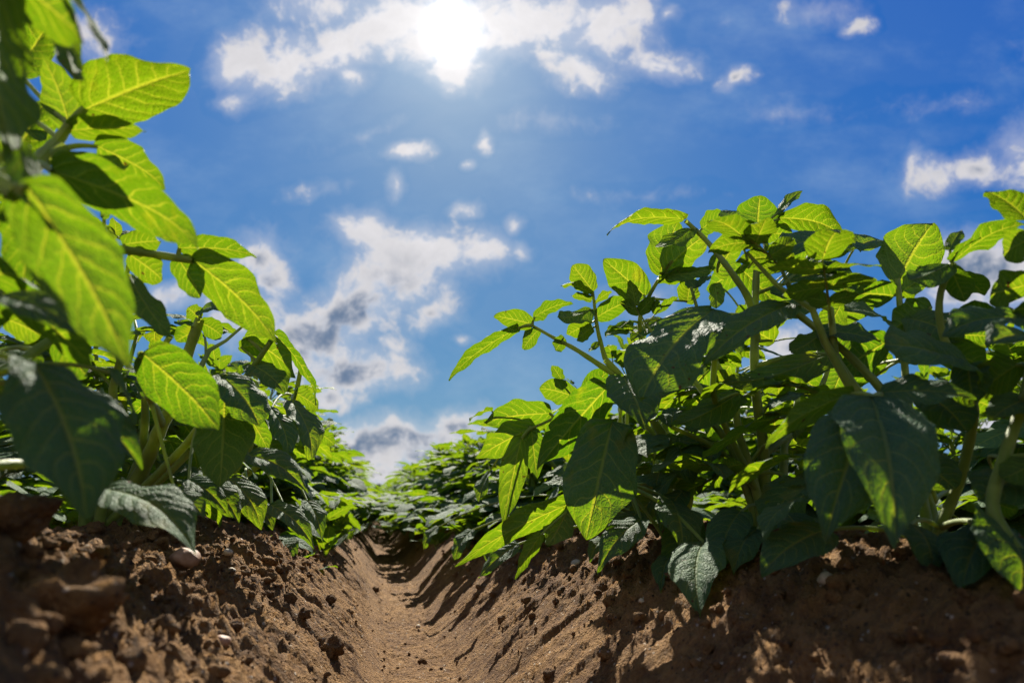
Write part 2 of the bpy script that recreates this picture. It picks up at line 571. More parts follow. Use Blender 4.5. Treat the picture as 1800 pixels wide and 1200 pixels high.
def soil_material(name="soil", tone=1.0, far_green=True, coords='world'):
    m, g = new_mat(name)
    geo = g.new('ShaderNodeNewGeometry')
    pos = geo.outputs['Position'] if coords == 'world' else g.new('ShaderNodeTexCoord').outputs['Object']
    n1 = g.noise(pos, 9.0, 6.0, 0.6)
    n2 = g.noise(pos, 70.0, 6.0, 0.65)
    n3 = g.noise(pos, 420.0, 4.0, 0.65)
    sp = g.new('ShaderNodeTexVoronoi', feature='F1')
    g.put(sp.inputs['Vector'], pos)
    sp.inputs['Scale'].default_value = 260.0
    grain = g.ramp(sp.outputs['Distance'], 0.55, 0.1)
    c = g.mix(g.ramp(n1, 0.35, 0.68), (0.118 * tone, 0.058 * tone, 0.022 * tone, 1), (0.235 * tone, 0.126 * tone, 0.046 * tone, 1))
    c = g.mix(g.math('MULTIPLY', g.ramp(n2, 0.4, 0.7), 0.6), c, (0.33 * tone, 0.192 * tone, 0.075 * tone, 1))
    c = g.mix(g.math('MULTIPLY', g.ramp(n2, 0.48, 0.26), 0.75), c, (0.085 * tone, 0.046 * tone, 0.024 * tone, 1))
    sep = g.new('ShaderNodeSeparateColor')
    g.put(sep.inputs[0], sp.outputs['Color'])
    c = g.mix(g.math('MULTIPLY', g.math('GREATER_THAN', sep.outputs[0], 0.955), grain), c, (0.48, 0.40, 0.31, 1))
    c = g.mix(g.math('MULTIPLY', g.math('LESS_THAN', sep.outputs[1], 0.10), grain), c, (0.05, 0.032, 0.02, 1))
    if far_green:
        ln = g.vmath('LENGTH', g.vmath('MULTIPLY', pos, (1, 1, 0)))
        c = g.mix(g.ramp(ln, 35.0, 60.0), c, (0.085, 0.15, 0.030, 1))
    h = g.math('ADD', g.math('MULTIPLY', n2, 1.0), g.math('MULTIPLY', n3, 0.55))
    h = g.math('ADD', h, g.math('MULTIPLY', grain, 0.20))
    b = g.new('ShaderNodeBump')
    b.inputs['Strength'].default_value = 0.95
    b.inputs['Distance'].default_value = 0.013
    g.put(b.inputs['Height'], h)
    p = g.new('ShaderNodeBsdfPrincipled')
    g.put(p.inputs['Base Color'], c)
    p.inputs['Roughness'].default_value = 0.92
    p.inputs['Specular IOR Level'].default_value = 0.18
    g.put(p.inputs['Normal'], b.outputs[0])
    out = g.new('ShaderNodeOutputMaterial')
    g.put(out.inputs['Surface'], p.outputs[0])
    return m


def plain_material(name, col, col2, scale, rough=0.8, bump=0.003, bscale=120.0):
    m, g = new_mat(name)
    obj = g.new('ShaderNodeTexCoord').outputs['Object']
    c = g.mix(g.ramp(g.noise(obj, scale, 5.0, 0.6), 0.35, 0.7), (*col, 1), (*col2, 1))
    b = g.new('ShaderNodeBump')
    b.inputs['Distance'].default_value = bump
    b.inputs['Strength'].default_value = 0.7
    g.put(b.inputs['Height'], g.noise(obj, bscale, 5.0, 0.6))
    p = g.new('ShaderNodeBsdfPrincipled')
    g.put(p.inputs['Base Color'], c)
    p.inputs['Roughness'].default_value = rough
    p.inputs['Specular IOR Level'].default_value = 0.3
    g.put(p.inputs['Normal'], b.outputs[0])
    out = g.new('ShaderNodeOutputMaterial')
    g.put(out.inputs['Surface'], p.outputs[0])
    return m


LEAF = leaf_material()
STEM = stem_material()
SOIL = soil_material()
CLOD = soil_material("clod_soil", 0.92, False, 'object')
STONE = plain_material("pale_stone", (0.36, 0.29, 0.20), (0.50, 0.43, 0.32), 90.0, 0.75, 0.001, 300)
REDSTONE = plain_material("brown_stone", (0.22, 0.12, 0.07), (0.33, 0.20, 0.13), 60.0, 0.6, 0.001, 200)
TREELEAF = plain_material("tree_foliage", (0.030, 0.055, 0.025), (0.055, 0.085, 0.035), 0.8, 0.8, 0.1, 2.0)
BARK = plain_material("bark", (0.07, 0.05, 0.035), (0.11, 0.085, 0.06), 2.0, 0.9, 0.02, 8.0)

# ------------------------------------------------------------------ the ground sheet


def spaced(a, b, first, grow):
    out, s = [a], first
    while out[-1] < b:
        out.append(out[-1] + s)
        s *= grow
    return np.array(out)


def build_ground():
    xc = np.arange(-0.46, 0.86, 0.0028)
    xr = spaced(xc[-1], 3500, 0.006, 1.055)[1:]
    xl = -spaced(-xc[0], 3500, 0.006, 1.055)[1:][::-1]
    X = np.concatenate([xl, xc, xr])
    yn = np.arange(0.14, 1.5, 0.0034)
    yf = spaced(yn[-1], 4000, 0.0046, 1.0165)[1:]
    yb = -spaced(-yn[0], 800, 0.01, 1.15)[1:][::-1]
    Y = np.concatenate([yb, yn, yf])
    gx, gy = np.meshgrid(X, Y, indexing='ij')
    V = np.stack([gx, gy, ground(gx, gy)], -1)
    b = MB()
    b.grid(V[:, ::-1][:, ::-1], np.zeros(V.shape[:2] + (2,)), 0.5, 0)
    o = b.build("ground", [SOIL])
    tag(o, "brown ridged soil of the potato field with a trodden furrow", None, None, 'structure')
    return o


build_ground()

# ------------------------------------------------------------------ leaves
_U = np.linspace(0, 1, 201)


def outline(u, tip):
    """half-width profile of a potato leaflet: rounded base, widest at two fifths, pointed or blunt tip"""
    f = _U ** 0.52 * (1 - _U) ** tip * (1 - 0.35 * sstep(0.72, 1.0, _U) * min(1.0, tip))
    return np.interp(u, _U, f / f.max()) + 0.004


def blade(mb, B, T, N, W, arch, rng, nu=12, nv=8, fold=0.12, wave=0.05, tint=None, skew=0.0, clampg=False, quilt=0.0, tip=None):
    """one leaflet: base B, tip T, upper side N, full width W, midrib bowed by arch * length towards N"""
    B, T = np.asarray(B, float), np.asarray(T, float)
    L = np.linalg.norm(T - B)
    X = (T - B) / L
    N = nrm(N - X * (N @ X))
    S = np.cross(N, X)
    u = np.linspace(0, 1, nu + 1) ** 1.15
    u = u * 0.5 + 0.5 * (1 - np.cos(np.pi * u)) / 2
    v = np.linspace(-1, 1, nv + 1)
    w = outline(u, rng.uniform(.62, .88) if tip is None else tip) * W * 0.5
    uu, vv = np.meshgrid(u, v, indexing='ij')
    ww = w[:, None] * (1 + 0.05 * np.sin(uu * 17 + rng.uniform(0, 6)) * np.abs(vv))
    ph = rng.uniform(0, 6.28, 4)
    side = 4 * arch * L * uu * (1 - uu) * (0.75 + 0.5 * uu)
    av = np.abs(vv)
    z = side + fold * W * (0.9 * av - 0.75 * av ** 2.2) * np.sin(np.pi * np.clip(uu * 0.95 + 0.05, 0, 1))
    z = z + wave * W * av ** 2 * (np.sin(uu * rng.uniform(7, 11) + ph[0] + np.sign(vv) * ph[1]) + 0.6 * np.sin(uu * 19 + ph[2] * np.sign(vv)))
    tw = rng.uniform(-0.35, 0.35)
    z = z + tw * (uu - 0.3) * vv * ww
    if quilt:
        s = (uu - 0.13 * av - 0.15 * av ** 2.2) * 8.0 + np.where(vv > 0, 0.45, 0.0) + (0.5 if tint is None else tint) * 3.0
        pp = np.abs(s - np.round(s)) * 2
        z = z + quilt * L * pp ** 0.7 * np.minimum(av * 4, 1) * (1 - uu ** 4)
    y = vv * ww + skew * W * np.sin(np.pi * uu)
    x = uu * L + 0.05 * W * (1 - uu) * av * 0 - 0.05 * L * av ** 2 * (uu < 0.3) * 0
    # rounded, slightly cordate base
    x = x - 0.06 * L * np.exp(-((uu - 0.08) / 0.07) ** 2) * av ** 1.5
    P = B + x[..., None] * X + y[..., None] * S + z[..., None] * N
    if clampg:
        P[..., 2] = np.maximum(P[..., 2], ground(P[..., 0], P[..., 1]) + 0.004)
    UV = np.stack([uu, (vv + 1) / 2], -1)
    t = rng.uniform(0.1, 0.9) if tint is None else tint
    mb.grid(P, UV, t, 0)
    return P


def bezier(a, b, c, n):
    t = np.linspace(0, 1, n)[:, None]
    return (1 - t) ** 2 * a + 2 * t * (1 - t) * b + t ** 2 * c


def smooth_line(pts, n):
    pts = np.asarray(pts, float)
    if len(pts) == 2:
        t = np.linspace(0, 1, n)[:, None]
        return pts[0] * (1 - t) + pts[1] * t
    d = np.concatenate([[0], np.cumsum(np.linalg.norm(np.diff(pts, axis=0), axis=1))])
    s = np.linspace(0, d[-1], n)
    out = np.stack([np.interp(s, d, pts[:, k]) for k in range(3)], 1)
    for _ in range(3):
        out[1:-1] = 0.25 * out[:-2] + 0.5 * out[1:-1] + 0.25 * out[2:]
    return out


UPZ = np.array([0, 0, 1.0])


def gen_plant(rng, H, nst, spread=1.0, nl=8, ls=1.0, sprawl=0):
    """stems and compound leaves of one free-standing plant, base at the origin"""
    stems, leaves = [], []
    a0 = rng.uniform(0, 6.28)
    for s in range(nst + sprawl):
        az = a0 + 6.283 * s / nst + rng.uniform(-.4, .4)
        lean = rng.uniform(0.18, 0.50) * spread
        hh = H * rng.uniform(0.80, 1.0)
        if s >= nst:                     # low stems that lie out over the furrow
            az = a0 + 6.283 * (s - nst) / max(1, sprawl) + rng.uniform(-.5, .5)
            hh = H * rng.uniform(0.22, 0.36)
            lean = rng.uniform(0.55, 0.98) * H / hh
        h = np.array([math.cos(az), math.sin(az), 0])
        t = np.linspace(0, 1, 9)
        pts = h * (0.012 + lean * hh * t ** 1.35)[:, None] + UPZ * (hh * (t - 0.12 * t ** 2) - 0.02 * (t < 0.01))[:, None]
        if s >= nst:
            pts[:, 2] -= 0.46 * H * t ** 2
        pts = pts + 0.006 * rng.normal(size=(9, 3)) * t[:, None]
        stems.append((pts, np.interp(t, [0, .5, 1], [.0065, .0048, .0018])))
        for k in range(nl):
            tt = 0.16 + 0.80 * (k + rng.uniform(-.2, .2)) / nl
            P = np.array([np.interp(tt, t, pts[:, c]) for c in range(3)])
            la = az + 2.4 * k + rng.uniform(-.4, .4)
            # lean towards the outside of the bush
            hd = nrm(np.array([math.cos(la), math.sin(la), 0]) + 0.75 * h)
            leaves.append(gen_leaf(rng, P, hd, rng.uniform(0.085, 0.145) * (1.05 - 0.45 * max(0, tt - .55) / .45), rng.uniform(10, 45) + 25 * tt, rng.uniform(45, 85) * (1.2 - .5 * tt), ls=ls))
        if s >= nst:                     # leaves hanging down the flank of the ridge
            for k in range(4):
                P = pts[2 + k]
                la = az + (k % 2 * 2 - 1) * rng.uniform(.2, 1.0)
                leaves.append(gen_leaf(rng, P, np.array([math.cos(la), math.sin(la), 0]), rng.uniform(.06, .10), rng.uniform(-10, 15), rng.uniform(50, 90), ls=ls))
        top = pts[-1]
        for k in range(6):
            la = az + 2.4 * k
            hd = np.array([math.cos(la), math.sin(la), 0])
            leaves.append(gen_leaf(rng, top - UPZ * 0.004 * k, hd, rng.uniform(0.025, 0.05), rng.uniform(40, 75), rng.uniform(10, 50), young=True, ls=ls))
    return stems, leaves


def gen_leaf(rng, P, hd, length, e0, bend, young=False, ls=1.0):
    n = 6
    pts, e = [P], math.radians(e0)
    for i in range(n - 1):
        d = hd * math.cos(e) + UPZ * math.sin(e)
        pts.append(pts[-1] + d * length / (n - 1))
        e -= math.radians(bend) / (n - 1)
    pts = np.array(pts)
    side = np.cross(hd, UPZ)
    lets = []
    k = length / 0.12
    sizes = [(1.0, 0.070), (0.80, 0.058), (0.56, 0.050), (0.36, 0.030)]
    if young:
        sizes, k = [(1.0, 0.034), (0.7, 0.028)], max(0.6, length / 0.045)
    for q, (tt, L) in enumerate(sizes):
        B = np.array([np.interp(tt, np.linspace(0, 1, n), pts[:, c]) for c in range(3)])
        i = min(int(tt * (n - 1)), n - 2)
        tg = nrm(pts[i + 1] - pts[i])
        nm = nrm(np.cross(side, tg))
        if nm[2] < 0:
            nm = -nm
        L = L * ls * (0.45 + 0.55 * k) * rng.uniform(0.85, 1.15)
        if q == 0:
            lets.append((B, nrm(tg - 0.25 * UPZ * (not young) + 0.12 * rng.normal(size=3)), nrm(nm + 0.2 * rng.normal(size=3)), L, L * rng.uniform(.58, .70), rng.uniform(.03, .13)))
        else:
            for sg in (-1, 1):
                an = math.radians(rng.uniform(48, 75))
                d = tg * math.cos(an) + sg * side * math.sin(an) - UPZ * (0.0 if young else rng.uniform(0.0, 0.4)) + (0.3 * UPZ if young else 0)
                n2 = nrm(nm + 0.25 * rng.normal(size=3))
                lets.append((B, nrm(d), n2, L * rng.uniform(.85, 1.1), L * rng.uniform(.52, .66), rng.uniform(.02, .12)))
    return pts, lets, (0.0011 if young else 0.0018) * min(1.3, k)


def leaf_mesh(mb, leaf, rng, nu, nv, sides=6, off=(0, 0, 0), tint0=None):
    pts, lets, r = leaf
    off = np.asarray(off)
    mb.tube(pts + off, np.linspace(r * 1.25, r * 0.6, len(pts)), sides)
    tb = rng.uniform(0.15, 0.85) if tint0 is None else tint0
    for B, d, n, L, W, arch in lets:
        b0 = B + off
        blade(mb, b0, b0 + d * L, n, W, arch, rng, nu, nv, fold=rng.uniform(.0, .3), tint=float(np.clip(tb + rng.normal() * 0.12, 0, 1)), quilt=0.008 if nu >= 12 else 0)


# ------------------------------------------------------------------ near plants drawn from the photograph, at real distances
class Plant:
    def __init__(self, name, label, x, y):
        self.base = np.array([x, y, float(ground(x, y, False)) - 0.004])
        self.root = tag(empty(name, self.base), label, "plant", "potato plants")
        self.lines = []
        self.nleaf = 0

    def stem(self, pts, r0, r1, name="stem", sides=10):
        line = smooth_line(pts, max(8, 5 * len(pts)))
        self.lines.append(line)
        b = MB()
        n = len(line)
        rad = np.linspace(r0, r1, n) * (1 + 0.06 * np.sin(np.arange(n) * 1.9))
        b.tube(line, rad, sides, 0)
        return b.build(name, [STEM], self.root, self.base)

    def nearest(self, P):
        A = np.concatenate(self.lines)
        d = np.linalg.norm(A - P, axis=1)
        d = d + 0.6 * np.maximum(0, A[:, 2] - P[2] + 0.0)      # leaf stalks rise from below
        i = int(np.argmin(d))
        return A[i]


PL = {}


def plant(key, label, x, y):
    PL[key] = Plant("potato_plant", label, x, y)
    return PL[key]


RX, LX = 0.46, -0.29
plant('A', "tall potato plant with long leaf pointing over the furrow and thick slanting stem", 0.44, 0.90)
plant('B', "tallest potato plant on the right ridge with broad blue-grey leaves", RX, 0.68)
plant('C', "potato plant with two huge dark drooping leaves side by side", RX, 0.46)
plant('D', "potato plant cut by the right edge with leaf tips against the sky", 0.405, 0.33)
plant('E', "bright backlit potato plant behind the tall near one on the right ridge", 0.47, 1.14)
plant('P', "nearest potato plant with big blurred lime leaves in the upper left corner", LX, 0.36)
plant('Q', "potato plant with one bright yellow-green leaf hanging over thick stem on left ridge", LX, 0.80)
plant('S', "dark bushy potato plant with drooping rolled leaves behind the bright hanging leaf", LX, 1.10)

# stems: plant, radius at foot, radius at top, then px py depth ...   ("base" starts at the plant's foot)
STEMS = """
A .0085 .0045 base 1215 880 .90 1185 800 .87 1150 740 .85 1100 670 .84 1064 632 .84
A .0045 .0018 1090 665 .84 1010 612 .84 970 592 .84 936 572 .84
A .0035 .0018 1064 632 .84 1050 580 .84 1042 512 .84
A .0045 .0020 1150 740 .85 1130 620 .84 1122 556 .83 1156 492 .80 1182 458 .79
A .0035 .0022 1200 852 .89 1150 856 .85 1092 854 .80
A .0040 .0018 1185 800 .87 1080 690 .90 1010 715 .86 965 740 .85 935 752 .85
B .0075 .0032 base 1345 880 .74 1342 780 .74 1325 670 .73 1328 520 .74 1332 410 .75
B .0050 .0025 1330 600 .735 1318 525 .73 1280 470 .73 1240 420 .75 1205 388 .76
B .0045 .0025 1345 860 .74 1250 780 .76 1180 750 .76
B .0045 .0022 1340 800 .74 1420 740 .80 1460 640 .82 1478 520 .8
B .0040 .0030 1345 890 .74 1250 700 .70 1260 600 .65 1252 545 .62
C .0052 .0032 base 1640 900 .55 1558 690 .56 1480 612 .58 1402 552 .60 1384 536 .60
C .0050 .0025 base 1600 760 .58 1590 640 .60 1578 490 .62
C .0046 .0026 base 1690 840 .52 1718 712 .51 1650 580 .52 1650 512 .52 1674 464 .52
C .0040 .0030 1640 880 .56 1600 740 .50 1555 690 .48 1530 702 .45
D .0048 .0026 base 1735 900 .42 1766 800 .44 1800 704 .45 1830 560 .46 1850 420 .47
D .0040 .0025 1800 704 .45 1840 640 .40 1830 590 .40
E .0070 .0030 base 1190 850 1.12 1150 700 1.10 1180 600 1.10
E .0070 .0030 base 1090 830 1.10 1030 740 1.05 990 700 1.0
E .0050 .0020 base 1260 800 1.12 1300 640 1.12 1310 560 1.1
P .0080 .0050 base -200 600 .36 -40 330 .40 60 290 .40 112 262 .42
P .0050 .0025 60 290 .40 100 250 .42 125 215 .42 150 190 .42
P .0060 .0035 base -220 400 .30 -60 300 .26 5 312 .25 30 340 .25
P .0050 .0030 base -150 640 .36 40 480 .45 140 430 .48 215 438 .50 340 458 .50
P .0050 .0030 -60 300 .27 -80 60 .26 -40 -60 .25
P .0050 .0030 base -60 830 .36 0 815 .38 43 815 .40
P .0050 .0030 base -100 700 .36 30 640 .42 100 590 .45
Q .0090 .0050 base 250 830 .71 285 745 .68 310 700 .66 330 620 .66 352 560 .66
Q .0060 .0030 base 245 840 .72 256 740 .70 254 660 .68 300 590 .68
Q .0055 .0030 base 330 780 .68 390 690 .60 395 660 .58
Q .0055 .0030 base 330 800 .72 400 700 .74 450 640 .74 482 590 .74
Q .0045 .0025 285 745 .68 250 670 .50 248 622 .46
S .0070 .0030 base 440 800 .98 455 700 .96 440 600 .96
S .0060 .0030 base 480 800 .98 520 700 .92 530 640 .9
"""
for row in STEMS.strip().split("\n"):
    w = row.split()
    p = PL[w[0]]
    r0, r1 = float(w[1]), float(w[2])
    rest = w[3:]
    pts = []
    if rest[0] == 'base':
        pts.append(p.base)
        rest = rest[1:]
    for i in range(0, len(rest), 3):
        pts.append(at(float(rest[i]), float(rest[i + 1]), float(rest[i + 2])))
    p.stem(pts, r0, r1)

